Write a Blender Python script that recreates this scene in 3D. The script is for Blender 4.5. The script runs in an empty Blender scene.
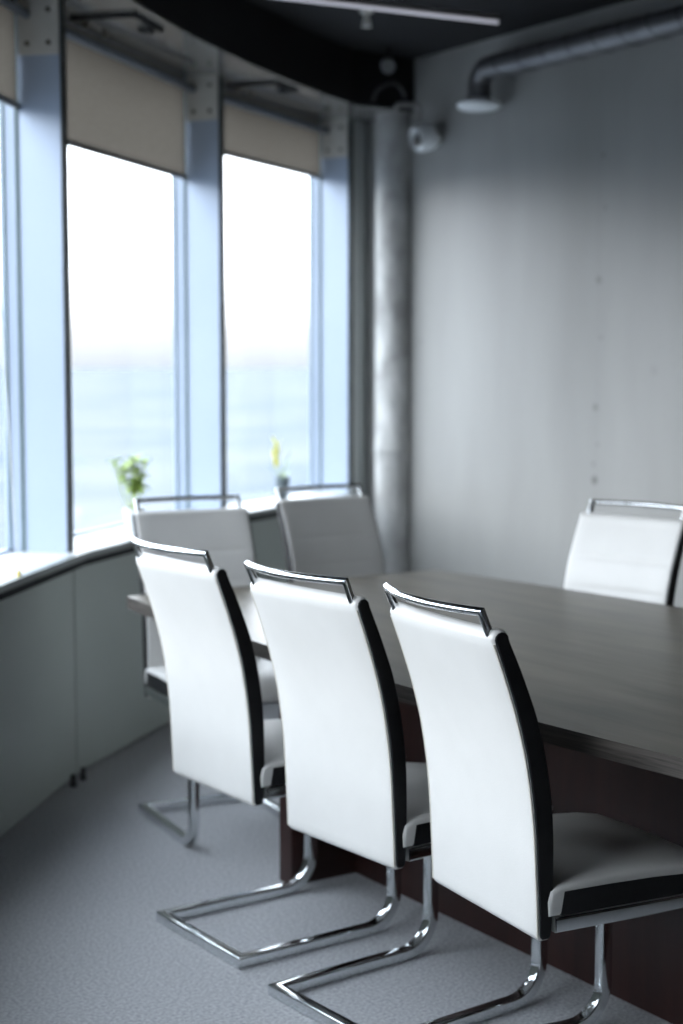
import bpy, bmesh, math, random
from mathutils import Vector, Matrix

C = bpy.context.scene.collection
PI = math.pi

# ------------------------------------------------------------------ materials
def new_mat(name):
    m = bpy.data.materials.new(name)
    m.use_nodes = True
    nt = m.node_tree
    b = nt.nodes["Principled BSDF"]
    return m, nt, b

def setp(b, **kw):
    for k, v in kw.items():
        k = k.replace("_", " ")
        if k in b.inputs:
            s = b.inputs[k]
            if hasattr(s.default_value, "__len__") and not isinstance(v, (int, float)) and len(v) == 3:
                v = (*v, 1)
            s.default_value = v

def noise_mat(name, col_a, col_b, scale=(1, 1, 1), freq=8.0, rough=0.5, metal=0.0, spec=0.5,
              bump=0.0, bump_freq=None, detail=4.0, lo=0.3, hi=0.7):
    """Two-colour procedural material with noise mottling and optional bump."""
    m, nt, b = new_mat(name)
    N, L = nt.nodes, nt.links
    tc = N.new("ShaderNodeTexCoord")
    mp = N.new("ShaderNodeMapping"); mp.inputs["Scale"].default_value = scale
    L.new(tc.outputs["Object"], mp.inputs["Vector"])
    nz = N.new("ShaderNodeTexNoise"); nz.inputs["Scale"].default_value = freq
    nz.inputs["Detail"].default_value = detail
    L.new(mp.outputs["Vector"], nz.inputs["Vector"])
    cr = N.new("ShaderNodeValToRGB")
    cr.color_ramp.elements[0].position = lo; cr.color_ramp.elements[1].position = hi
    cr.color_ramp.elements[0].color = (*col_a, 1); cr.color_ramp.elements[1].color = (*col_b, 1)
    L.new(nz.outputs["Fac"], cr.inputs["Fac"])
    L.new(cr.outputs["Color"], b.inputs["Base Color"])
    setp(b, Roughness=rough, Metallic=metal, Specular_IOR_Level=spec)
    if bump > 0:
        n2 = N.new("ShaderNodeTexNoise"); n2.inputs["Scale"].default_value = bump_freq or freq * 4
        n2.inputs["Detail"].default_value = 3.0
        L.new(mp.outputs["Vector"], n2.inputs["Vector"])
        bp = N.new("ShaderNodeBump"); bp.inputs["Strength"].default_value = bump
        bp.inputs["Distance"].default_value = 0.01
        L.new(n2.outputs["Fac"], bp.inputs["Height"])
        L.new(bp.outputs["Normal"], b.inputs["Normal"])
    return m

M = {}
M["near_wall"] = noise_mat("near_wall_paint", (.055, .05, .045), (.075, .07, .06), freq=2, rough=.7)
M["white_leather"] = noise_mat("white_leather", (.595, .585, .56), (.635, .625, .60), freq=6, rough=.42, bump=.06, bump_freq=260)
M["piping"] = noise_mat("piping", (.50, .47, .41), (.58, .55, .48), freq=40, rough=.5)
M["black_leather"] = noise_mat("black_leather", (.006, .006, .007), (.012, .012, .013), freq=30, rough=.42, spec=.4, bump=.08, bump_freq=300)
M["chrome"] = noise_mat("chrome", (.70, .72, .73), (.76, .78, .79), freq=3, rough=.10, metal=1.0)
M["dark_chrome"] = M["chrome"]
M["table_wood"] = noise_mat("table_wood", (.044, .036, .023), (.112, .094, .066), scale=(3.2, .55, 3.2), freq=4.2, rough=.33, spec=.38, bump=.05, bump_freq=14, detail=5)
M["table_edge"] = noise_mat("table_edge", (.016, .013, .011), (.075, .066, .058), scale=(6, 1.2, 30), freq=7, rough=.42, detail=8)
M["base_wood"] = noise_mat("base_wood", (.020, .0075, .0065), (.034, .0125, .010), scale=(5, 5, .5), freq=6, rough=.38, detail=6)
M["carpet"] = noise_mat("carpet", (.28, .285, .295), (.50, .505, .515), freq=120, rough=.95, spec=.1, bump=.6, bump_freq=420, detail=5)
M["panel"] = noise_mat("panel", (.385, .42, .39), (.42, .455, .425), freq=1.5, rough=.5)
M["infill"] = noise_mat("infill", (.62, .65, .64), (.68, .71, .70), freq=2, rough=.6)
M["sill"] = noise_mat("sill", (.60, .62, .62), (.66, .68, .68), freq=3, rough=.35)
M["sill_edge"] = noise_mat("sill_edge", (.24, .26, .25), (.28, .30, .29), freq=4, rough=.45)
M["black"] = noise_mat("black_paint", (.008, .008, .009), (.014, .014, .015), freq=3, rough=.7, spec=.2)
M["ceiling"] = noise_mat("ceiling_paint", (.016, .016, .017), (.024, .024, .025), freq=2, rough=.85, spec=.2)
M["aluminium"] = noise_mat("aluminium", (.37, .44, .55), (.405, .475, .585), freq=2, rough=.40, metal=.15)
M["mullion_face"] = noise_mat("mullion_inner_face", (.055, .06, .055), (.07, .075, .07), freq=4, rough=.5)  # shade of the backlit fin edge, put into the colour
M["gasket"] = noise_mat("gasket", (.13, .19, .185), (.16, .22, .215), freq=6, rough=.5)
M["plate"] = noise_mat("plate", (.62, .60, .55), (.68, .66, .61), freq=9, rough=.45)
M["bolt"] = noise_mat("bolt", (.09, .075, .055), (.13, .11, .08), freq=40, rough=.4, metal=.6)
M["soffit"] = noise_mat("soffit", (.24, .235, .222), (.28, .273, .26), freq=2, rough=.13, metal=.4)
M["roller"] = noise_mat("roller", (.13, .15, .18), (.17, .19, .22), freq=6, rough=.35, metal=.5)
M["pipe_plaster"] = noise_mat("pipe_plaster", (.24, .235, .225), (.52, .52, .505), scale=(1, 1, .55), freq=9, rough=.75, bump=.5, bump_freq=16, detail=7)
M["duct"] = noise_mat("duct", (.13, .13, .135), (.19, .19, .195), freq=8, rough=.42, metal=.7)
M["white_plastic"] = noise_mat("white_plastic", (.82, .84, .84), (.86, .88, .88), freq=5, rough=.35)
M["grey_plastic"] = noise_mat("grey_plastic", (.22, .21, .20), (.28, .27, .26), freq=8, rough=.5)
M["cable"] = noise_mat("cable", (.03, .03, .03), (.045, .045, .045), freq=8, rough=.5)
M["fixture"] = noise_mat("fixture", (.10, .10, .10), (.14, .14, .14), freq=8, rough=.5)
M["lens"] = noise_mat("lens", (.006, .007, .008), (.010, .011, .012), freq=5, rough=.08)
M["pot_white"] = noise_mat("pot_white", (.66, .67, .66), (.74, .75, .74), freq=8, rough=.4)
M["pot_grey"] = noise_mat("pot_grey", (.10, .13, .14), (.14, .17, .18), freq=8, rough=.5)
M["soil"] = noise_mat("soil", (.03, .02, .013), (.07, .05, .035), freq=60, rough=.9)
M["leaf"] = noise_mat("leaf", (.20, .33, .045), (.46, .56, .14), freq=14, rough=.5)
M["leaf_yellow"] = noise_mat("leaf_yellow", (.66, .66, .10), (.90, .84, .20), freq=18, rough=.5)
M["stem"] = noise_mat("stem", (.34, .46, .10), (.50, .58, .18), freq=20, rough=.6)
M["cord_white"] = noise_mat("cord_white", (.70, .73, .70), (.76, .79, .76), freq=20, rough=.5)
M["amber"] = noise_mat("amber", (.62, .48, .10), (.72, .58, .16), freq=20, rough=.4)
M["city"] = noise_mat("city", (.13, .15, .175), (.17, .19, .21), freq=.01, rough=.9)  # bluish tone puts the haze into the block colour
M["ground"] = noise_mat("ground", (.100, .115, .133), (.138, .146, .155), freq=.004, rough=1.0, spec=0.0, detail=6, lo=.38, hi=.62)  # pale blue tone stands in for haze over the ground

for key in ("leaf", "leaf_yellow"):
    b = M[key].node_tree.nodes["Principled BSDF"]
    setp(b, Subsurface_Weight=0.0, Transmission_Weight=0.0)

def make_wall_material():
    m, nt, b = new_mat("wall_plaster")
    N, L = nt.nodes, nt.links
    tc = N.new("ShaderNodeTexCoord")
    # broad trowel mottling
    mp = N.new("ShaderNodeMapping"); mp.inputs["Scale"].default_value = (1, 1, .22)
    L.new(tc.outputs["Object"], mp.inputs["Vector"])
    nz = N.new("ShaderNodeTexNoise"); nz.inputs["Scale"].default_value = 2.2; nz.inputs["Detail"].default_value = 7
    L.new(mp.outputs["Vector"], nz.inputs["Vector"])
    cr = N.new("ShaderNodeValToRGB")
    cr.color_ramp.elements[0].position = .3; cr.color_ramp.elements[1].position = .72
    cr.color_ramp.elements[0].color = (.232, .229, .218, 1); cr.color_ramp.elements[1].color = (.312, .309, .295, 1)
    L.new(nz.outputs["Fac"], cr.inputs["Fac"])
    # tie marks along one pour joint (their own shape, fixed to the wall)
    sp = N.new("ShaderNodeSeparateXYZ"); L.new(tc.outputs["Object"], sp.inputs[0])
    total = None
    def math_node(op, a, bb=None):
        n = N.new("ShaderNodeMath"); n.operation = op
        for i, v in enumerate((a, bb)):
            if v is None: continue
            if isinstance(v, (int, float)): n.inputs[i].default_value = v
            else: L.new(v, n.inputs[i])
        return n.outputs[0]
    for (v, z, r, s) in ((5.212, .944, .019, .75), (5.22, 1.014, .012, .35), (5.195, 1.10, .010, .35), (5.212, 1.26, .017, .5),
                         (5.185, 1.56, .012, .3), (5.203, 1.806, .018, .45), (5.168, 2.11, .011, .3), (5.185, 2.33, .012, .4),
                         (6.50, 1.56, .016, .15), (4.86, 1.42, .022, .12)):
        dy = math_node("SUBTRACT", sp.outputs["Y"], v); dz = math_node("SUBTRACT", sp.outputs["Z"], z)
        d = math_node("SQRT", math_node("ADD", math_node("MULTIPLY", dy, dy), math_node("MULTIPLY", dz, dz)))
        mr = N.new("ShaderNodeMapRange"); mr.interpolation_type = "SMOOTHSTEP"
        mr.inputs["From Min"].default_value = r * .4; mr.inputs["From Max"].default_value = r * 1.5
        mr.inputs["To Min"].default_value = s; mr.inputs["To Max"].default_value = 0
        L.new(d, mr.inputs["Value"])
        total = mr.outputs[0] if total is None else math_node("MAXIMUM", total, mr.outputs[0])
    # faint joint line
    jd = math_node("ABSOLUTE", math_node("SUBTRACT", sp.outputs["Y"], 5.206))
    mr = N.new("ShaderNodeMapRange"); mr.interpolation_type = "SMOOTHSTEP"
    mr.inputs["From Min"].default_value = .002; mr.inputs["From Max"].default_value = .02
    mr.inputs["To Min"].default_value = .05; mr.inputs["To Max"].default_value = 0
    L.new(jd, mr.inputs["Value"])
    total = math_node("MAXIMUM", total, mr.outputs[0])
    mx = N.new("ShaderNodeMix"); mx.data_type = "RGBA"
    L.new(total, mx.inputs["Factor"]); L.new(cr.outputs["Color"], mx.inputs["A"])
    mx.inputs["B"].default_value = (.07, .07, .065, 1)
    L.new(mx.outputs["Result"], b.inputs["Base Color"])
    bp = N.new("ShaderNodeBump"); bp.inputs["Strength"].default_value = .12; bp.inputs["Distance"].default_value = .02
    L.new(nz.outputs["Fac"], bp.inputs["Height"]); L.new(bp.outputs["Normal"], b.inputs["Normal"])
    setp(b, Roughness=.42, Specular_IOR_Level=.5)
    return m
M["wall"] = make_wall_material()

def make_glass():
    m = bpy.data.materials.new("window_glass"); m.use_nodes = True
    nt = m.node_tree; N, L = nt.nodes, nt.links
    N.remove(N["Principled BSDF"])
    t = N.new("ShaderNodeBsdfTransparent"); t.inputs["Color"].default_value = (.965, .972, .985, 1)
    g = N.new("ShaderNodeBsdfGlossy"); g.inputs["Roughness"].default_value = .02
    lw = N.new("ShaderNodeLayerWeight"); lw.inputs["Blend"].default_value = .5
    pw = N.new("ShaderNodeMath"); pw.operation = "POWER"; pw.inputs[1].default_value = 5.0
    L.new(lw.outputs["Facing"], pw.inputs[0])
    mr = N.new("ShaderNodeMapRange"); mr.inputs["To Min"].default_value = .02; mr.inputs["To Max"].default_value = .9
    L.new(pw.outputs[0], mr.inputs["Value"])
    mx = N.new("ShaderNodeMixShader")
    L.new(mr.outputs[0], mx.inputs[0]); L.new(t.outputs[0], mx.inputs[1]); L.new(g.outputs[0], mx.inputs[2])
    L.new(mx.outputs[0], N["Material Output"].inputs["Surface"])
    return m
M["glass"] = make_glass()

def make_blind_fabric():
    m = bpy.data.materials.new("blind_fabric"); m.use_nodes = True
    nt = m.node_tree; N, L = nt.nodes, nt.links
    N.remove(N["Principled BSDF"])
    tc = N.new("ShaderNodeTexCoord")
    nz = N.new("ShaderNodeTexNoise"); nz.inputs["Scale"].default_value = 120; nz.inputs["Detail"].default_value = 3
    L.new(tc.outputs["Object"], nz.inputs["Vector"])
    cr = N.new("ShaderNodeValToRGB")
    cr.color_ramp.elements[0].color = (.106, .092, .075, 1); cr.color_ramp.elements[1].color = (.136, .120, .099, 1)
    cr.color_ramp.elements[0].position = .35; cr.color_ramp.elements[1].position = .65
    L.new(nz.outputs["Fac"], cr.inputs["Fac"])
    d = N.new("ShaderNodeBsdfDiffuse"); t = N.new("ShaderNodeBsdfTranslucent")
    L.new(cr.outputs["Color"], d.inputs["Color"]); L.new(cr.outputs["Color"], t.inputs["Color"])
    mx = N.new("ShaderNodeMixShader"); mx.inputs[0].default_value = .42
    L.new(d.outputs[0], mx.inputs[1]); L.new(t.outputs[0], mx.inputs[2])
    L.new(mx.outputs[0], N["Material Output"].inputs["Surface"])
    return m
M["blind"] = make_blind_fabric()

def make_diffuser_glow():
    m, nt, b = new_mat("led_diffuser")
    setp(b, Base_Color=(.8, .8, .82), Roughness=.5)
    setp(b, Emission_Color=(.86, .86, 1.0), Emission_Strength=.45)  # weak glow stands in for daylight reflected by the unlit diffuser
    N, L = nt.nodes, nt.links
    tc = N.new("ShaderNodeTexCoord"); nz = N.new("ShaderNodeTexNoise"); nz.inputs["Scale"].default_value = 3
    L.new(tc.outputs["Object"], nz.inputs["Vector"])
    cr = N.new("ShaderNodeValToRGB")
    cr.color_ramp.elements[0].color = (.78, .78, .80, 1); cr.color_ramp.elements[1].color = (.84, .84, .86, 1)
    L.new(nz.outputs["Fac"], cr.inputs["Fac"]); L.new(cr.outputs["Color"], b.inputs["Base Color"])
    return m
M["led"] = make_diffuser_glow()

# ------------------------------------------------------------------ mesh helpers
def obj(name, bm, mat, parent=None, smooth=40):
    bmesh.ops.recalc_face_normals(bm, faces=bm.faces[:])
    me = bpy.data.meshes.new(name); bm.to_mesh(me); bm.free()
    mats = mat if isinstance(mat, (list, tuple)) else [mat]
    for k in mats: me.materials.append(M[k])
    if smooth:
        for p in me.polygons: p.use_smooth = True
        me.set_sharp_from_angle(angle=math.radians(smooth))
    o = bpy.data.objects.new(name, me); C.objects.link(o)
    if parent: o.parent = parent
    return o

def tag(o, label, cat, group=None):
    o["label"] = label; o["category"] = cat
    if group: o["group"] = group
    return o

def thing(name, label, cat, loc=(0, 0, 0), rz=0.0, group=None):
    o = bpy.data.objects.new(name, None); C.objects.link(o)
    o.empty_display_size = .1
    o.location = loc; o.rotation_euler = (0, 0, rz)
    return tag(o, label, cat, group)

def structure(o):
    o["kind"] = "structure"; return o

def prism(bm, pts, z0, z1):
    """Vertical prism over a plan polygon."""
    lo = [bm.verts.new((p[0], p[1], z0)) for p in pts]
    hi = [bm.verts.new((p[0], p[1], z1)) for p in pts]
    n = len(pts)
    fs = [bm.faces.new(lo[::-1]), bm.faces.new(hi)]
    for i in range(n):
        fs.append(bm.faces.new((lo[i], lo[(i + 1) % n], hi[(i + 1) % n], hi[i])))
    return fs

def box(bm, x0, x1, y0, y1, z0, z1, mat=None):
    fs = prism(bm, [(x0, y0), (x1, y0), (x1, y1), (x0, y1)], z0, z1)
    return fs

def bevel(bm, w, seg=2, angle=30):
    es = [e for e in bm.edges if len(e.link_faces) == 2 and e.calc_face_angle(0) > math.radians(angle)]
    bmesh.ops.bevel(bm, geom=es, offset=w, segments=seg, profile=.5, affect="EDGES", clamp_overlap=True)

def round_square(w, h, r, n=3):
    out = []
    for cx, cy, a0 in ((w / 2 - r, h / 2 - r, 0), (-w / 2 + r, h / 2 - r, 90), (-w / 2 + r, -h / 2 + r, 180), (w / 2 - r, -h / 2 + r, 270)):
        for k in range(n + 1):
            a = math.radians(a0 + 90 * k / n)
            out.append((cx + r * math.cos(a), cy + r * math.sin(a)))
    return out

def circle_section(r, n=14):
    return [(r * math.cos(2 * PI * k / n), r * math.sin(2 * PI * k / n)) for k in range(n)]

def sweep(bm, path, section, up=(0, 0, 1), caps=True):
    """Sweep a closed section along a polyline with mitred joints."""
    P = [Vector(p) for p in path]
    D = [(P[i + 1] - P[i]).normalized() for i in range(len(P) - 1)]
    x = Vector(up).cross(D[0])
    if x.length < 1e-4: x = Vector((1, 0, 0)).cross(D[0])
    x.normalize(); y = D[0].cross(x).normalized()
    rings = []
    for i, p in enumerate(P):
        if i == 0: n = D[0]; d = D[0]
        elif i == len(P) - 1: n = D[-1]; d = D[-1]
        else:
            d = D[i - 1]; n = (D[i - 1] + D[i]).normalized()
        ring = []
        for (a, b) in section:
            q = p + x * a + y * b
            t = (p - q).dot(n) / d.dot(n)
            ring.append(bm.verts.new(q + d * t))
        rings.append(ring)
        if 0 < i < len(P) - 1:
            R = D[i - 1].rotation_difference(D[i])
            x = R @ x; y = R @ y
    m = len(section)
    for r0, r1 in zip(rings, rings[1:]):
        for k in range(m):
            bm.faces.new((r0[k], r0[(k + 1) % m], r1[(k + 1) % m], r1[k]))
    if caps:
        bm.faces.new(rings[0][::-1]); bm.faces.new(rings[-1])

def fillet(path, radii, n=6):
    """Round chosen corners of a polyline. radii: {index: radius}"""
    P = [Vector(p) for p in path]; out = []
    for i, p in enumerate(P):
        if i in radii:
            r = radii[i]
            a = (P[i - 1] - p).normalized(); b = (P[i + 1] - p).normalized()
            half = a.angle(b) / 2
            t = r / math.tan(half)
            s, e = p + a * t, p + b * t
            c = p + (a + b).normalized() * (r / math.sin(half))
            va, vb = s - c, e - c
            ang = va.angle(vb); ax = va.cross(vb).normalized()
            for k in range(n + 1):
                out.append(c + Matrix.Rotation(ang * k / n, 3, ax) @ va)
        else: out.append(p)
    return out

def lathe(bm, prof, center=(0, 0, 0), n=24, axis=(0, 0, 1)):
    """Revolve (radius, height) pairs about an axis through center."""
    ax = Vector(axis).normalized()
    q = Vector((0, 0, 1)).rotation_difference(ax)
    c = Vector(center); rings = []
    for r, h in prof:
        if r < 1e-6:
            rings.append([bm.verts.new(c + q @ Vector((0, 0, h)))])
        else:
            rings.append([bm.verts.new(c + q @ Vector((r * math.cos(2 * PI * k / n), r * math.sin(2 * PI * k / n), h))) for k in range(n)])
    for a, b in zip(rings, rings[1:]):
        for k in range(n):
            k2 = (k + 1) % n
            if len(a) == 1 and len(b) == 1: continue
            if len(a) == 1: bm.faces.new((a[0], b[k], b[k2]))
            elif len(b) == 1: bm.faces.new((a[k], b[0], a[k2]))
            else: bm.faces.new((a[k], b[k], b[k2], a[k2]))
    for ring in (rings[0], rings[-1]):
        if len(ring) > 1: bm.faces.new(ring)

def offset_poly(pts, d):
    """Inward offset of a CCW polygon."""
    n = len(pts); out = []
    for i in range(n):
        p0, p1, p2 = Vector(pts[i - 1]), Vector(pts[i]), Vector(pts[(i + 1) % n])
        e1 = (p1 - p0).normalized(); e2 = (p2 - p1).normalized()
        n1 = Vector((-e1.y, e1.x)); n2 = Vector((-e2.y, e2.x))
        b = (n1 + n2)
        if b.length < 1e-6: b = n1
        b.normalize()
        k = max(.4, b.dot(n1))
        out.append(p1 + b * (d / k))
    return [tuple(v) for v in out]

def loft_profile(bm, prof, half_w, r, bow=None, seg=4, mid=6, rim=None):
    """Extrude a (s,z) profile along t from -half_w to half_w with rounded rims of radius r."""
    st = []
    for k in range(seg + 1):
        a = (PI / 2) * k / seg
        st.append((-half_w + r - r * math.cos(a), r - r * math.sin(a)))
    inner = [(-half_w + r + (2 * half_w - 2 * r) * k / mid, 0.0) for k in range(1, mid)]
    full = st + inner + [(-t, d) for t, d in reversed(st)]
    rings = []
    for t, d in full:
        pp = offset_poly(rim or prof, d) if d > 1e-6 else (rim if rim and abs(t) > half_w - r - 1e-6 else prof)
        rings.append([bm.verts.new((s + (bow(t, z) if bow else 0), t, z)) for s, z in pp])
    n = len(prof)
    for a, b in zip(rings, rings[1:]):
        for k in range(n):
            bm.faces.new((a[k], a[(k + 1) % n], b[(k + 1) % n], b[k]))
    for ring in (rings[0], rings[-1]):
        f = bm.faces.new(ring)
        bmesh.ops.triangulate(bm, faces=[f])

def lerp_tab(tab, z):
    for (z0, v0), (z1, v1) in zip(tab, tab[1:]):
        if z0 <= z <= z1:
            t = (z - z0) / (z1 - z0)
            return v0 + (v1 - v0) * t
    return tab[0][1] if z < tab[0][0] else tab[-1][1]

# ------------------------------------------------------------------ camera
cam_d = bpy.data.cameras.new("camera"); cam = bpy.data.objects.new("camera", cam_d); C.objects.link(cam)
F_PX, PITCH, YAW, CAM_H = 1600.0, 0.0910, 0.5766, 1.438
cam_d.sensor_fit = "VERTICAL"; cam_d.sensor_height = 36.0; cam_d.sensor_width = 24.0
cam_d.lens = F_PX / 1024 * 36.0
cam.location = (0, 0, CAM_H)
cam.rotation_euler = (PI / 2 - PITCH, 0, -YAW)
cam_d.clip_start = .05; cam_d.clip_end = 100000
cam_d.dof.use_dof = True
cam_d.dof.focus_distance = 2.95
cam_d.dof.aperture_fstop = 2.6
bpy.context.scene.camera = cam

# ------------------------------------------------------------------ the room: a round facade, R about (CX, CY)
CX, CY = 9.39, -2.0
WALL_U = 4.70                # right-hand long wall
NEAR_V = -3.2
CEIL = 2.945
SOFFIT = 2.69
SILL = .787
FINS = [118.45, 126.13, 134.72, 143.3, 151.9, 160.5, 169.1, 177.7, 186.3]

def P(R, a, z=None):
    x = CX + R * math.cos(math.radians(a)); y = CY + R * math.sin(math.radians(a))
    return (x, y) if z is None else (x, y, z)

def ring_pts(R, angles):
    return [P(R, a) for a in angles]

def ring_band(bm, r0, r1, angles, z0, z1):
    """A solid curved band: plan between radii r0 and r1 through the given angles."""
    q = [[bm.verts.new((*P(r, a), z)) for a in angles] for r, z in ((r0, z0), (r1, z0), (r1, z1), (r0, z1))]
    n = len(angles)
    for i in range(n - 1):
        for k in range(4):
            k2 = (k + 1) % 4
            bm.faces.new((q[k][i], q[k][i + 1], q[k2][i + 1], q[k2][i]))
    for i in (0, n - 1):
        bm.faces.new([q[k][i] for k in range(4)])

# floor and ceiling follow the facade
wall_corner_v = CY + math.sqrt(10.30 ** 2 - (WALL_U + .12 - CX) ** 2)
plan_angles = [186.3, 182, 177.7, 173.4, 169.1, 164.8, 160.5, 156.2, 151.9, 147.6, 143.3, 139, 134.72, 130.4, 126.13, 122.3, 118.45, 117.2]
plan = ring_pts(10.30, plan_angles) + [(WALL_U + .12, wall_corner_v), (WALL_U + .12, NEAR_V - .1)]
plan.append((P(10.30, 186.3)[0], NEAR_V - .1))
bm = bmesh.new(); prism(bm, plan, -.15, 0); structure(obj("floor", bm, "carpet", smooth=0))
plan_c = ring_pts(10.05, plan_angles) + [(WALL_U + .12, wall_corner_v), (WALL_U + .12, NEAR_V - .1), (P(10.05, 186.3)[0], NEAR_V - .1)]
bm = bmesh.new(); prism(bm, plan_c, CEIL, CEIL + .12); structure(obj("ceiling", bm, "ceiling", smooth=0))

bm = bmesh.new(); box(bm, WALL_U, WALL_U + .15, 4.20, 7.03, 0, CEIL); structure(obj("wall_right", bm, "wall", smooth=0))
bm = bmesh.new(); box(bm, WALL_U, WALL_U + .15, NEAR_V - .15, 4.195, 0, CEIL); structure(obj("wall_right_dark", bm, "near_wall", smooth=0))  # unseen stretch of the right wall, made dark to cut bounce light
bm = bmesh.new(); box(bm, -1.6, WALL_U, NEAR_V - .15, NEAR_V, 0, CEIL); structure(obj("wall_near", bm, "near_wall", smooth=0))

# low panelled parapet under the windows: one flat panel per bay with open joints
bm = bmesh.new()
PJ = [a + .36 for a in FINS]; PJ[0] = 118.3
for a1, a0 in zip(PJ, PJ[1:]):
    g = .03
    prism(bm, [P(10.11, a0 - g), P(10.11, a1 + g), P(10.145, a1 + g), P(10.145, a0 - g)], .012, .738)
bevel(bm, .002, 1)
structure(obj("wall_left", bm, "panel"))
bm = bmesh.new(); ring_band(bm, 10.132, 10.30, FINS, 0, .7565); structure(obj("trim_1", bm, "black", smooth=0))
# grey sill front and pale sill board
bm = bmesh.new(); ring_band(bm, 10.085, 10.115, FINS, .764, .787); structure(obj("trim_2", bm, "sill_edge", smooth=0))
bm = bmesh.new(); ring_band(bm, 10.092, 10.1315, FINS, .739, .7635); structure(obj("trim_5", bm, "black", smooth=0))  # flush black band drawing the shadow gap under the sill
bm = bmesh.new(); ring_band(bm, 10.1155, 10.40, FINS, .757, .7865); structure(obj("trim_3", bm, "sill", smooth=0))

# soffit ring above the windows, black fascia rising from its inner edge to the ceiling
sa = [120.6 + .9 * k for k in range(75)]
inner = [(WALL_U, 6.57), (4.58, 6.566), (4.46, 6.556)] + [P(9.93, a) for a in sa]
outer = [P(10.46, 116.2), P(10.46, 117.4), P(10.46, 118.8)] + [P(10.46, a) for a in sa]
def plan_strip(bm, inn, out, z0, z1):
    """Flat curved plate between two outlines of equal point count."""
    q = [[bm.verts.new((*p, z)) for p in pts] for pts, z in ((inn, z0), (out, z0), (out, z1), (inn, z1))]
    n = len(inn)
    for i in range(n - 1):
        for k in range(4):
            k2 = (k + 1) % 4
            bm.faces.new((q[k][i], q[k][i + 1], q[k2][i + 1], q[k2][i]))
    for i in (0, n - 1): bm.faces.new([q[k][i] for k in range(4)])
bm = bmesh.new(); plan_strip(bm, inner, outer, SOFFIT, SOFFIT + .05); structure(obj("ceiling_soffit", bm, "soffit", smooth=20))
off = [(WALL_U, 6.63), (4.57, 6.626), (4.44, 6.615)] + [P(9.985, a) for a in sa]
inner2 = [(WALL_U, 6.566), (4.58, 6.562), (4.46, 6.552)] + [P(9.926, a) for a in sa]
bm = bmesh.new(); plan_strip(bm, inner2, off, SOFFIT + .003, CEIL); structure(obj("ceiling_fascia", bm, "black", smooth=20))

# plain infill panel between the last window and the right wall
bm = bmesh.new()
for r_, z0, z1 in ((10.15, 0, 1.282), (10.156, 1.282, 1.288), (10.15, 1.288, SOFFIT)):
    prism(bm, [P(r_, 118.25), (WALL_U, CY + math.sqrt(10.15 ** 2 - (WALL_U - CX) ** 2)), (WALL_U, 7.12), P(10.37, 118.25)], z0, z1)
structure(obj("wall_far", bm, "infill", smooth=0))

# windows: one per bay
def window(n, a0, a1, glazed_head=None):
    """a0: left fin, a1: right fin (degrees)."""
    pl, pr = Vector(P(10.36, a0)), Vector(P(10.36, a1))
    d = (pr - pl).normalized(); nrm = Vector((-d.y, d.x))      # outwards
    if nrm.dot(pl - Vector((CX, CY))) < 0: nrm = -nrm
    Lb = (pr - pl).length
    zt = SOFFIT
    bm = bmesh.new()
    def bar(s0, s1, w0, w1, z0, z1):
        prism(bm, [tuple(pl + d * s0 + nrm * w0), tuple(pl + d * s1 + nrm * w0), tuple(pl + d * s1 + nrm * w1), tuple(pl + d * s0 + nrm * w1)], z0, z1)
    g = .024
    bar(g, g + .010, -.042, .016, SILL, zt); bar(Lb - g - .010, Lb - g, -.042, .016, SILL, zt)
    bar(g + .010, Lb - g - .010, -.002, .016, SILL, SILL + .010); bar(g + .010, Lb - g - .010, -.012, .016, zt - .03, zt)
    bevel(bm, .003, 1)
    w = structure(obj(f"window_{n}", bm, "aluminium"))
    bm = bmesh.new()
    zg = zt - .025 if glazed_head is None else glazed_head
    prism(bm, [tuple(pl + d * .030 + nrm * .002), tuple(pl + d * (Lb - .030) + nrm * .002), tuple(pl + d * (Lb - .030) + nrm * .012), tuple(pl + d * .030 + nrm * .012)], SILL + .008, zg)
    obj("pane", bm, "glass", w, smooth=0)
    # slim dark glazing gaskets in the groove between fin and frame
    bm = bmesh.new()
    bar(g, g + .008, -.052, -.042, SILL, zt); bar(Lb - g - .008, Lb - g, -.052, -.042, SILL, zt)
    bar(g + .010, g + .015, -.004, .002, SILL + .004, zt - .03); bar(Lb - g - .015, Lb - g - .010, -.004, .002, SILL + .004, zt - .03)
    obj("gasket", bm, "gasket", w, smooth=0)
    if glazed_head is not None:
        bm = bmesh.new(); bar(.030, Lb - .030, -.01, .016, glazed_head, zt); obj("transom_panel", bm, "panel", w, smooth=0)  # solid panel added in unseen bays to block light like lowered blinds
    return pl, d, nrm, Lb, w

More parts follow.
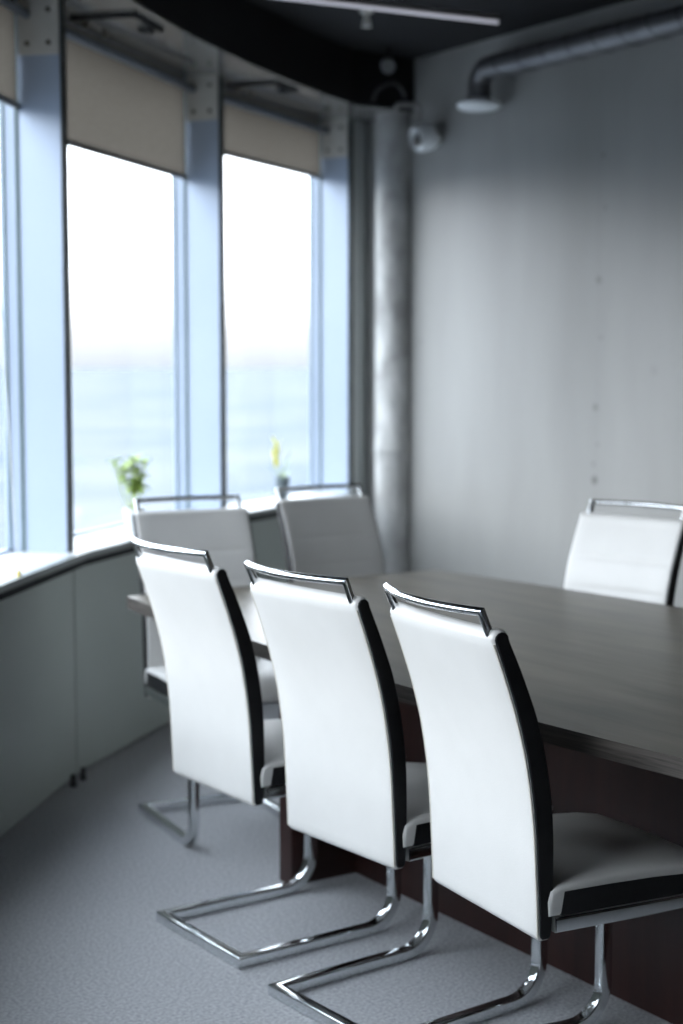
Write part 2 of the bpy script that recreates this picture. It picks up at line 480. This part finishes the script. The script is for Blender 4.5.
def fin(a, w):
    """Deep aluminium mullion with a dark inner face and a bolted plate at its head."""
    e = Vector((math.cos(math.radians(a)), math.sin(math.radians(a)))); t = Vector((-e.y, e.x))
    c = Vector((CX, CY))
    bm = bmesh.new()
    hw = .0225
    pts = [c + e * 10.15 - t * hw, c + e * 10.376 - t * hw, c + e * 10.376 + t * hw, c + e * 10.15 + t * hw]
    prism(bm, [tuple(p) for p in pts], SILL, SOFFIT)
    bevel(bm, .003, 2)
    m = obj("mullion", bm, "aluminium", w)
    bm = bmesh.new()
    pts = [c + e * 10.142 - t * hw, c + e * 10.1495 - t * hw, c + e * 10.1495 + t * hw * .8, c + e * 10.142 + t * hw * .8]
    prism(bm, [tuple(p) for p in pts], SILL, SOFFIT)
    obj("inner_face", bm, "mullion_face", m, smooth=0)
    bm = bmesh.new()          # bracket plate on the +t (near) side
    pts = [c + e * 10.150 + t * hw, c + e * 10.298 + t * hw, c + e * 10.298 + t * (hw + .010), c + e * 10.150 + t * (hw + .010)]
    prism(bm, [tuple(p) for p in pts], 2.497, SOFFIT)
    bevel(bm, .002, 1)
    obj("bracket_plate", bm, "plate", m)
    for r in (10.185, 10.262):
        for z in (2.535, 2.645):
            bm = bmesh.new()
            q = c + e * r + t * (hw + .010)
            lathe(bm, [(0.009, -.002), (.009, .006), (.006, .009), (0, .009)], (q.x, q.y, z), n=10, axis=(t.x, t.y, 0))
            obj("bolt", bm, "bolt", m)
    bm = bmesh.new()          # dark end bracket of the roller on the far side
    pts = [c + e * 10.165 - t * (hw + .055), c + e * 10.30 - t * (hw + .055), c + e * 10.30 - t * hw, c + e * 10.165 - t * hw]
    prism(bm, [tuple(p) for p in pts], 2.565, SOFFIT - .02)
    bevel(bm, .004, 1)
    obj("roller_bracket", bm, "grey_plastic", m)
    return m

# beyond the last bay the round wall is solid
bm = bmesh.new(); ring_band(bm, 10.14, 10.40, [FINS[5] + .16] + [FINS[5] + 1 + 2.2 * k for k in range(13)], SILL, SOFFIT)
structure(obj("wall_left_solid", bm, "near_wall", smooth=20))
bays = []
N_WIN = 5
for i in range(N_WIN):
    a1, a0 = FINS[i], FINS[i + 1]
    r = window(i + 1, a0, a1, None if i < 3 else 2.30)
    fin(a1, r[4])
    if i == N_WIN - 1: fin(a0, r[4])
    bays.append(r)

# roller blinds (in view: three; unseen glazed bays get solid light-blocking panels instead)
BL = {0: (2.393, "far", "greige roller blind lowered over the window nearest the corner pipe"),
      1: (2.246, "mid", "greige roller blind over the middle window, behind the leafy green plant"),
      2: (2.318, "near", "greige roller blind at the left edge, over the window with the pull cord")}
for i, (zb, _, lab) in BL.items():
    pl, d, nrm, Lb, w = bays[i]
    mid = pl + d * (Lb / 2)
    root = thing("roller_blind", lab, "blind", (mid.x, mid.y, zb), math.atan2(d.y, d.x), "roller blinds on the round window wall")
    # local frame: x along the bay, y outwards or inwards by sign
    sgn = 1 if Vector((-d.y, d.x)).dot(nrm) > 0 else -1
    hl = Lb / 2
    bm = bmesh.new(); y = -.052 * sgn
    nseg = 12
    row0 = [bm.verts.new((-hl + .036 + (2 * hl - .072) * k / nseg, y, .012)) for k in range(nseg + 1)]
    row1 = [bm.verts.new((-hl + .036 + (2 * hl - .072) * k / nseg, y, 2.688 - zb)) for k in range(nseg + 1)]
    for k in range(nseg): bm.faces.new((row0[k], row0[k + 1], row1[k + 1], row1[k]))
    obj("fabric", bm, "blind", root, smooth=0)
    bm = bmesh.new(); box(bm, -hl + .03, hl - .03, y - .006, y + .006, 0, .022); bevel(bm, .004, 2)
    obj("bottom_bar", bm, "grey_plastic", root)
    bm = bmesh.new(); sweep(bm, [(-hl + .024, -.092 * sgn, 2.632 - zb), (hl - .024, -.092 * sgn, 2.632 - zb)], circle_section(.0165, 16))
    obj("roller_tube", bm, "roller", root)
    if i == 2:
        inv = Matrix.Translation(root.location) @ Matrix.Rotation(root.rotation_euler.z, 4, "Z")
        inv = inv.inverted()
        top = inv @ Vector(P(10.268, 137.0, 2.62)); bot = inv @ Vector(P(10.076, 138.45, .782))
        bm = bmesh.new(); sweep(bm, [top, bot], circle_section(.0022, 8)); cord = obj("pull_cord", bm, "cord_white", root)
        bm = bmesh.new(); lathe(bm, [(0, -.03), (.009, -.026), (.010, 0), (.006, .022), (0, .026)], (bot.x, bot.y, bot.z), n=12)
        tp = obj("cord_weight", bm, "amber", cord); tp["label"] = "small amber cord weight"

# access hatches in the soffit, one beside each fin in view
for (a0, a1, lab) in ((133.05, 131.5, "open-edged hatch in the pale soffit above the middle window"),
                      (124.8, 123.5, "smaller-looking soffit hatch above the far window by the corner")):
    ctr = P(10.11, (a0 + a1) / 2)
    root = thing("access_hatch", lab, "hatch", (ctr[0], ctr[1], SOFFIT), 0, "access hatches in the soffit")
    def lp(R, a): p = P(R, a); return (p[0] - ctr[0], p[1] - ctr[1])
    def quad(r0, r1, b0, b1): return [lp(r0, b0), lp(r0, b1), lp(r1, b1), lp(r1, b0)]
    bm = bmesh.new(); prism(bm, quad(10.0, 10.235, a0, a1), -.006, 0); bevel(bm, .002, 1); obj("door", bm, "soffit", root)
    bm = bmesh.new()
    prism(bm, quad(9.985, 10.0, a0 + .06, a1), -.014, 0); prism(bm, quad(10.0, 10.24, a0 + .07, a0), -.014, 0)
    obj("edge_strip", bm, "black", root, smooth=0)
    bm = bmesh.new(); prism(bm, quad(10.02, 10.06, a1 + .45, a1 + .05), -.018, -.006); bevel(bm, .003, 1); obj("hinge", bm, "black", root)
    for (r, a) in ((10.215, a1 + .1), (10.215, a0 - .45)):
        q = lp(r, a); bm = bmesh.new()
        lathe(bm, [(.013, 0), (.013, -.012), (.009, -.02), (0, -.021)], (q[0], q[1], -.004), n=12); obj("knob", bm, "bolt", root)

# two small black feet at the panel joint on the floor
for (a, lab) in ((135.87, "tiny black foot on the carpet at the panel joint, left one"), (135.33, "tiny black foot on the carpet at the panel joint, right one")):
    q = P(10.07, a)
    bm = bmesh.new(); lathe(bm, [(.012, 0), (.013, .012), (.009, .02), (.009, .042), (0, .046)], (0, 0, 0), n=12)
    o = obj("panel_foot", bm, "cable"); o.location = (q[0], q[1], 0); tag(o, lab, "panel foot", "feet at the panel joint")

# ------------------------------------------------------------------ corner riser pipe
bm = bmesh.new()
lathe(bm, [(.096, 0), (.096, .9), (.0955, 1.0), (.098, 1.005), (.098, 1.03), (.0955, 1.035), (.095, 1.8), (.095, SOFFIT)], n=48)
col = structure(obj("trim_4", bm, "pipe_plaster")); col.location = (4.658, 6.676, 0)  # plastered corner column, set slightly into the right wall

# ------------------------------------------------------------------ air duct along the right wall
DU, DZ, DR = 4.56, 2.772, .053
t = thing("air_duct", "dark spiral air duct running under the ceiling along the plaster wall", "duct", (DU, 5.76, DZ))
bm = bmesh.new()
prof = []
n_rib = 52; y0, y1 = -8.7, .02
sweep(bm, [(0, y1, 0), (0, y0, 0)], circle_section(DR, 28)); obj("duct_run", bm, "duct", t)
bm = bmesh.new()          # raised spiral seam
pts = []
turns = 54; per = 14
for k in range(turns * per + 1):
    a = 2 * PI * k / per
    pts.append(((DR + .001) * math.cos(a), y1 + (y0 - y1) * k / (turns * per), (DR + .001) * math.sin(a)))
sweep(bm, pts, circle_section(.0028, 5)); obj("spiral_seam", bm, "cable", t)
bm = bmesh.new()
elbow = fillet([(0, .02, 0), (0, .105, 0), (0, .105, -.140)], {1: .075}, n=8)
sweep(bm, elbow, circle_section(DR * 1.02, 28)); obj("elbow", bm, "duct", t)
bm = bmesh.new()
lathe(bm, [(.052, 0), (.07, -.010), (.097, -.020), (.102, -.028), (.097, -.040), (.08, -.048), (.05, -.052), (0, -.054)], (0, .105, -.125), n=36)
o = obj("diffuser", bm, "white_plastic", t); o["label"] = "round white diffuser at the duct mouth"
for yy in (-1.2, -3.2):
    bm = bmesh.new(); sweep(bm, [(0, yy, DR), (0, yy, CEIL - DZ)], circle_section(.004, 8)); obj("hanger", bm, "duct", t)

# ------------------------------------------------------------------ security camera on the wall by the pipe
t = thing("security_camera", "white dome security camera on a hooked arm in the dark corner", "camera", (4.605, 6.362, 2.535))
bm = bmesh.new(); lathe(bm, [(.05, -.05), (.064, -.045), (.068, -.01), (.066, .025), (.055, .045), (.050, .047), (.046, .03), (.042, .005)], (0, 0, 0), n=28, axis=(-.93, .10, -.20))
obj("housing", bm, "white_plastic", t)
bm = bmesh.new()
lathe(bm, [(.040, -.01), (.036, .012), (.024, .026), (.010, .034), (0, .035)], (0, 0, 0), n=22, axis=(-.93, .10, -.20)); obj("lens", bm, "lens", t)
bm = bmesh.new(); lathe(bm, [(.0, -.02), (.018, -.016), (.024, 0), (.018, .016), (0, .02)], (-.075, -.05, -.035), n=14, axis=(-.93, .10, -.20)); obj("lamp_nub", bm, "grey_plastic", t)
bm = bmesh.new(); sweep(bm, [(.03, .0, .0), (.094, .0, .0)], circle_section(.028, 18)); obj("wall_mount", bm, "white_plastic", t)
bm = bmesh.new()
arm = fillet([(-.02, .0, .05), (-.02, .0, .155), (-.13, .03, .150), (-.135, .035, .124)], {1: .04, 2: .015}, n=6)
sweep(bm, arm, circle_section(.012, 12), up=(1, 0, 0)); obj("hooked_arm", bm, "grey_plastic", t)

# slack cable loop and small fixtures in the black void
bm = bmesh.new()
pts = [(4.42, 6.52, 2.71), (4.43, 6.50, 2.76), (4.47, 6.47, 2.79), (4.52, 6.47, 2.80), (4.57, 6.49, 2.78), (4.60, 6.50, 2.74)]
sweep(bm, fillet(pts, {1: .04, 2: .06, 3: .06, 4: .04}, n=4), circle_section(.008, 8))
tag(obj("cable", bm, "cable"), "slack dark cable looping in the black ceiling void above the camera", "cable")
t = thing("spotlight", "small dim round spotlight high on the black fascia", "spotlight", (4.42, 6.39, 2.86))
bm = bmesh.new(); lathe(bm, [(.012, .05), (.034, .04), (.036, -.02), (.030, -.028), (0, -.024)], n=18, axis=(.45, .75, .3)); obj("body", bm, "fixture", t)
bm = bmesh.new(); sweep(bm, [(0, 0, .02), (0, 0, CEIL - 2.86)], circle_section(.006, 8)); obj("stem", bm, "black", t)

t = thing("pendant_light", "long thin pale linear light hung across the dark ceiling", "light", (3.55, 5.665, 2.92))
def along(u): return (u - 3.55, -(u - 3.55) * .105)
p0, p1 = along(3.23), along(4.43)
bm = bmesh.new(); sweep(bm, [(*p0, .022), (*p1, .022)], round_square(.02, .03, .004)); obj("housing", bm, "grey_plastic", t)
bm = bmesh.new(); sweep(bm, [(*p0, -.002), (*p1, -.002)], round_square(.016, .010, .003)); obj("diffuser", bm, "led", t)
for u in (3.35, 3.9, 4.4):
    q = along(u); bm = bmesh.new(); sweep(bm, [(*q, .04), (*q, CEIL - 2.925)], circle_section(.002, 6)); obj("suspension_wire", bm, "duct", t)

t = thing("sprinkler", "small pale sprinkler head on the ceiling beside the long light", "sprinkler", (3.90, 5.80, CEIL))
bm = bmesh.new(); lathe(bm, [(.03, 0), (.03, -.006), (.012, -.012), (.012, -.035), (.018, -.04), (.018, -.05), (0, -.05)], n=18); obj("body", bm, "plate", t)
bm = bmesh.new(); lathe(bm, [(0, -.066), (.022, -.066), (.022, -.062), (0, -.061)], n=18); obj("deflector", bm, "plate", t)

# ------------------------------------------------------------------ conference table
TU, TV = 2.630, 2.955
TX0, TX1, TH = -1.40, 1.385, .75           # along v, about TV
def half_width(v):                       # boat-shaped plan
    return .660 - .044 * v * v
def table_outline(inset=0.0):
    n = 24; pts = []
    vs = [TX0 + (TX1 - TX0) * k / n for k in range(n + 1)]
    pts += [(-half_width(v) + inset, v + (inset if v == TX0 else -inset if v == TX1 else 0)) for v in vs]
    pts += [(half_width(v) - inset, v + (inset if v == TX0 else -inset if v == TX1 else 0)) for v in reversed(vs)]
    return pts
t = thing("conference_table", "long dark wood conference table with gently bowed sides, chairs all round", "table", (TU, TV, 0))
bm = bmesh.new()
fs = prism(bm, table_outline(), TH - .037, TH)
bevel(bm, .0025, 2, 50)
for f in bm.faces:
    if abs(f.normal.z) < .5: f.material_index = 1
obj("tabletop", bm, ["table_wood", "table_edge"], t, smooth=25)
for y0, y1 in ((.752, .815), (-.905, -.842)):
    bm = bmesh.new(); box(bm, -.385, .24, y0, y1, 0, TH - .037); bevel(bm, .003, 1); obj("end_panel", bm, "base_wood", t)
for x0, x1 in ((-.170, -.140), (.140, .170)):
    bm = bmesh.new(); box(bm, x0, x1, -.842, .752, 0, TH - .037); bevel(bm, .002, 1); obj("modesty_panel", bm, "base_wood", t)

# ------------------------------------------------------------------ cantilever chairs
BACK_REAR = [(.386, .046), (.42, .045), (.50, .041), (.588, .036), (.658, .028), (.735, .015), (.812, -.006), (.882, -.030), (.935, -.050), (.965, -.063)]
BACK_FRONT = [(.386, .077), (.42, .080), (.50, .082), (.583, .081), (.652, .076), (.73, .063), (.808, .043), (.895, .008), (.945, -.015), (.975, -.030)]
def smooth_tab(tab, z):
    # Catmull-style smoothing through the linear table
    h = .03
    return sum(lerp_tab(tab, z + k * h / 2) * w for k, w in ((-2, 1), (-1, 2), (0, 3), (1, 2), (2, 1))) / 9

SEAMS = (.84, .745, .65, .555)
def back_profile(groove=0.0, fine=True):
    zs = [.400 + (.953 - .400) * k / 30 for k in range(31)]
    rear = [(smooth_tab(BACK_REAR, z), z) for z in zs]
    if fine:
        zs = sorted([z for z in zs if all(abs(z - q) > .008 for q in SEAMS)] + [q + e for q in SEAMS for e in (-.006, 0, .006)])
    front = [(smooth_tab(BACK_FRONT, z) - (groove if z in SEAMS else 0), z) for z in zs]
    def cap(a, b, up, n=6):
        c = ((a[0] + b[0]) / 2, (a[1] + b[1]) / 2); va = (a[0] - c[0], a[1] - c[1]); out = []
        for k in range(1, n):
            th = PI * k / n
            out.append((c[0] + va[0] * math.cos(th) - va[1] * math.sin(th), c[1] + va[0] * math.sin(th) + va[1] * math.cos(th)))
        return out
    top = cap(front[-1], rear[-1], True)
    bot = cap(rear[0], front[0], False)
    bot = [(s, max(z, .386)) for s, z in bot]
    return front + top + rear[::-1] + bot     # counter-clockwise in (s,z)

BW = .1955
def make_chair(label, group):
    root = thing("cantilever_chair", label, "chair", group=group)
    bow = lambda tt, z: -.010 * (1 - (tt / BW) ** 2) * min(1, max(0, (z - .45) / .4))
    bm = bmesh.new(); loft_profile(bm, back_profile(.0028), BW, .010, bow=bow, seg=4, mid=10, rim=back_profile(0.0))
    back = obj("backrest", bm, "white_leather", root, smooth=50)
    side_prof = offset_poly(back_profile(0.0, False), .0045)
    for sg in (1, -1):
        bm = bmesh.new()
        rings = []
        for tt, ins in ((BW - .012, 0), (BW + .0005, 0), (BW + .002, .0025)):
            pp = offset_poly(side_prof, ins) if ins else side_prof
            rings.append([bm.verts.new((s, sg * tt, z)) for s, z in pp])
        n = len(side_prof)
        for a, b in zip(rings, rings[1:]):
            for k in range(n): bm.faces.new((a[k], a[(k + 1) % n], b[(k + 1) % n], b[k]))
        for ring in (rings[0], rings[-1]):
            f = bm.faces.new(ring); bmesh.ops.triangulate(bm, faces=[f])
        o = obj("side_panel", bm, "black_leather", back, smooth=30); o["label"] = "black leather side panel"
        bm = bmesh.new()       # seam piping along the rear edge
        path = [(smooth_tab(BACK_REAR, z) + .0015, sg * (BW - .0035), z) for z in [.395 + (.945 - .395) * k / 22 for k in range(23)]]
        sweep(bm, path, circle_section(.0020, 6)); obj("piping", bm, "piping", back)
    # seat cushion
    prof = [(.066, .432), (.30, .430), (.44, .430), (.492, .432), (.503, .440), (.502, .450), (.490, .462), (.455, .476), (.40, .486), (.33, .491), (.24, .492), (.15, .490), (.09, .487), (.070, .480), (.064, .46)]
    crown = lambda tt, z: 0.0
    bm = bmesh.new(); loft_profile(bm, prof, .203, .009, seg=4, mid=8)
    for v in bm.verts:
        if v.co.z > .455:
            v.co.z += .010 * (1 - (v.co.y / .203) ** 2) * min(1, (v.co.z - .455) / .03)
    seat = obj("seat", bm, "white_leather", root, smooth=50)
    for sg in (1, -1):
        sp = [(.090, .4335), (.40, .4335), (.490, .4345), (.492, .444), (.455, .462), (.40, .470), (.30, .4755), (.20, .4775), (.098, .4775)]
        bm = bmesh.new()
        a = [bm.verts.new((s, sg * .190, z)) for s, z in sp]; b = [bm.verts.new((s, sg * .2042, z)) for s, z in sp]
        for k in range(len(sp)): bm.faces.new((a[k], a[(k + 1) % len(sp)], b[(k + 1) % len(sp)], b[k]))
        bm.faces.new(a); bm.faces.new(b)
        o = obj("seat_side_panel", bm, "black_leather", seat, smooth=0); o["label"] = "black leather strip along the seat side"
    # chrome cantilever frame: rails, uprights, floor runners and rear cross bar in one continuous tube
    w = .190; zr = .4155; zf = .0145; L = .4735
    path = [(.080, w, zr), (L, w, zr), (L, w, zf), (.012, w, zf), (.012, -w, zf), (L, -w, zf), (L, -w, zr), (.080, -w, zr)]
    path = fillet(path, {1: .045, 2: .085, 5: .085, 6: .045}, n=8)
    bm = bmesh.new(); sweep(bm, path, round_square(.029, .029, .005, 3), up=(0, 0, 1)); obj("cantilever_frame", bm, "chrome", root, smooth=35)
    bm = bmesh.new(); sweep(bm, [(.40, -w + .012, zr), (.40, w - .012, zr)], round_square(.03, .012, .003, 2)); obj("seat_brace", bm, "chrome", root)
    # chrome grab rail above the backrest, bowed backwards
    sr, zt, wt = -.070, 1.004, .1765
    arc = [(sr - .034 * (1 - (1 - 2 * k / 12) ** 2), wt * (1 - 2 * k / 12), zt) for k in range(13)]
    path = [(-.048, wt - .002, .955)] + arc + [(-.048, -wt + .002, .955)]
    bm = bmesh.new(); sweep(bm, path, round_square(.0145, .0145, .005, 3), up=(1, 0, 0)); obj("grab_rail", bm, "chrome", root, smooth=35)
    return root

def copy_tree(o, parent=None):
    c = o.copy(); C.objects.link(c)
    if parent: c.parent = parent
    for ch in o.children: copy_tree(ch, c)
    return c

GROUP = "white cantilever chairs around the table"
chairs = [
    (1.8106, 3.4468, .0415, "white cantilever chair seen from behind, leftmost of the near row of three"),
    (1.8124, 2.8661, .0721, "white cantilever chair seen from behind, middle of the near row of three"),
    (1.8289, 2.3880, -.1136, "nearest white cantilever chair, seen from behind at right end of near row"),
    (2.415, 4.582, -1.6953, "white cantilever chair at table's window end, in front of the leafy green plant"),
    (3.0428, 4.7527, -1.5341, "white cantilever chair at table's end nearest the corner pipe"),
    (3.43, 3.66, -2.94, "white cantilever chair alone on the far side, facing us before the grey wall"),
]
proto = None
for (x, y, ph, lab) in chairs:
    if proto is None: proto = make_chair(lab, GROUP); o = proto
    else: o = copy_tree(proto)
    o.location = (x, y, 0); o.rotation_euler = (0, 0, ph); o["label"] = lab

# ------------------------------------------------------------------ plants on the window sill
random.seed(4)
def leaf(bm, base, direction, length, width, droop=.2):
    """A folded, pointed leaf blade with real curvature."""
    d = Vector(direction).normalized()
    side = d.cross(Vector((0, 0, 1)))
    if side.length < .05: side = Vector((1, 0, 0))
    side.normalize(); up = side.cross(d).normalized()
    n = 5; L_, C_, R_ = [], [], []
    for k in range(n + 1):
        s = k / n
        w = width * math.sin(PI * min(1, .08 + .92 * s)) ** .8 if k < n else .0006
        c = Vector(base) + d * (length * s) - Vector((0, 0, 1)) * (droop * length * s * s)
        L_.append(bm.verts.new(c + side * w / 2 + up * w * .18)); C_.append(bm.verts.new(c)); R_.append(bm.verts.new(c - side * w / 2 + up * w * .18))
    for k in range(n):
        bm.faces.new((L_[k], L_[k + 1], C_[k + 1], C_[k])); bm.faces.new((C_[k], C_[k + 1], R_[k + 1], R_[k]))

def pot(root, r0, r1, h, mat):
    bm = bmesh.new(); lathe(bm, [(0, 0), (r0 * .9, 0), (r0, .004), (r1, h - .004), (r1, h), (r1 - .004, h), (r1 - .005, h - .012), (0, h - .012)], n=24); obj("pot", bm, mat, root)
    bm = bmesh.new(); lathe(bm, [(0, h - .0125), (r1 - .006, h - .0125), (r1 * .5, h - .008), (0, h - .006)], n=16); obj("soil", bm, "soil", root)

t = thing("potted_plant", "bushy bright green leafy plant on the sill of the middle window", "plant", (2.755, 5.745, SILL))
pot(t, .032, .042, .09, "pot_white")
bmf = bmesh.new()
for k in range(7):
    a = 2 * PI * k / 7 + random.uniform(-.3, .3); rr = .012 + .068 * ((k % 4) / 3)
    tipx, tipy, tipz = rr * math.cos(a), rr * math.sin(a), random.uniform(.21, .29)
    bm = bmesh.new(); sweep(bm, [(rr * .2 * math.cos(a), rr * .2 * math.sin(a), .08), (tipx * .6, tipy * .6, .15), (tipx, tipy, tipz)], circle_section(.003, 6)); obj("stem", bm, "stem", t)
    for j in range(14):
        s = random.uniform(.30, 1.0)
        b = (tipx * s, tipy * s, .10 + (tipz - .10) * s)
        aa = random.uniform(0, 2 * PI)
        leaf(bmf, b, (math.cos(aa), math.sin(aa), random.uniform(-.1, .8)), random.uniform(.038, .062), random.uniform(.024, .036), random.uniform(.1, .5))
obj("foliage", bmf, "leaf", t)

t = thing("potted_plant", "thin yellow-green sprout in a small dark pot on the far window's sill", "plant", (3.985, 6.655, SILL))
pot(t, .026, .036, .115, "pot_grey")
bm = bmesh.new(); sweep(bm, [(0, 0, .10), (-.015, -.012, .15), (-.045, -.034, .20)], circle_section(.003, 6)); obj("stem", bm, "stem", t)
bmf = bmesh.new()
for k in range(9):
    aa = random.uniform(0, 2 * PI)
    leaf(bmf, (-.045 + random.uniform(-.012, .012), -.034, .165 + .0125 * k), (math.cos(aa) * .5 - .15, math.sin(aa) * .4, 1.0), .075, .026, .1)
o = obj("flower_spike", bmf, "leaf_yellow", t); o["label"] = "yellow-green leafy tip"
bmf = bmesh.new()
for (dx, dy, dz, ln) in ((.5, .2, 1.2, .16), (.2, -.3, 1.3, .20), (-1.1, -.4, .9, .19), (-.7, .2, 1.1, .15), (.9, .4, .7, .10)):
    leaf(bmf, (0, 0, .105), (dx, dy, dz), ln, .010, .25)
obj("foliage", bmf, "leaf", t)

# ------------------------------------------------------------------ the hazy city far below
bm = bmesh.new(); n = 64
lo = [bm.verts.new((60000 * math.cos(2 * PI * k / n), 60000 * math.sin(2 * PI * k / n), -75)) for k in range(n)]
hi = [bm.verts.new((60000 * math.cos(2 * PI * k / n), 60000 * math.sin(2 * PI * k / n), -74)) for k in range(n)]
bm.faces.new(hi); bm.faces.new(lo[::-1])
for k in range(n): bm.faces.new((lo[k], lo[(k + 1) % n], hi[(k + 1) % n], hi[k]))
structure(obj("ground", bm, "ground", smooth=0))
random.seed(11)
bm = bmesh.new()
for k in range(420):
    a = math.radians(random.uniform(70, 190)); r = random.uniform(350, 3800)
    x, y = r * math.cos(a) * .9, r * math.sin(a)
    w, d, h = random.uniform(10, 34), random.uniform(10, 50), random.choice((9, 12, 16, 22, 30))
    box(bm, x - w, x + w, y - d, y + d, -74, -74 + h)
o = obj("city_blocks", bm, "city", smooth=0)
tag(o, "pale hazy low city blocks far below, seen through the windows", "buildings"); o["kind"] = "stuff"

# ------------------------------------------------------------------ daylight: bright overcast sky
w = bpy.data.worlds.new("overcast_sky"); bpy.context.scene.world = w; w.use_nodes = True
N, L = w.node_tree.nodes, w.node_tree.links
bg = N["Background"]
tc = N.new("ShaderNodeTexCoord"); sp = N.new("ShaderNodeSeparateXYZ"); L.new(tc.outputs["Generated"], sp.inputs[0])
cr = N.new("ShaderNodeValToRGB"); L.new(sp.outputs["Z"], cr.inputs["Fac"])
e = cr.color_ramp.elements
e[0].position = 0.0; e[0].color = (.120, .130, .140, 1)
e[1].position = 1.0; e[1].color = (.95, 1.06, 1.18, 1)
for p, c in ((.02, (.165, .170, .175)), (.06, (.54, .56, .575)), (.16, (.94, .99, 1.03)), (.5, (.95, 1.05, 1.15))):
    x = e.new(p); x.color = (*c, 1)
L.new(cr.outputs["Color"], bg.inputs["Color"])
bg.inputs["Strength"].default_value = 7.9

vs = bpy.context.scene.view_settings
vs.view_transform = "Standard"; vs.look = "None"; vs.gamma = 1.0; vs.exposure = 0.0; vs.use_curve_mapping = False
bpy.context.scene.cycles.max_bounces = 10
bpy.context.scene.cycles.diffuse_bounces = 6
bpy.context.scene.cycles.transparent_max_bounces = 16
bpy.context.scene.cycles.use_denoising = True
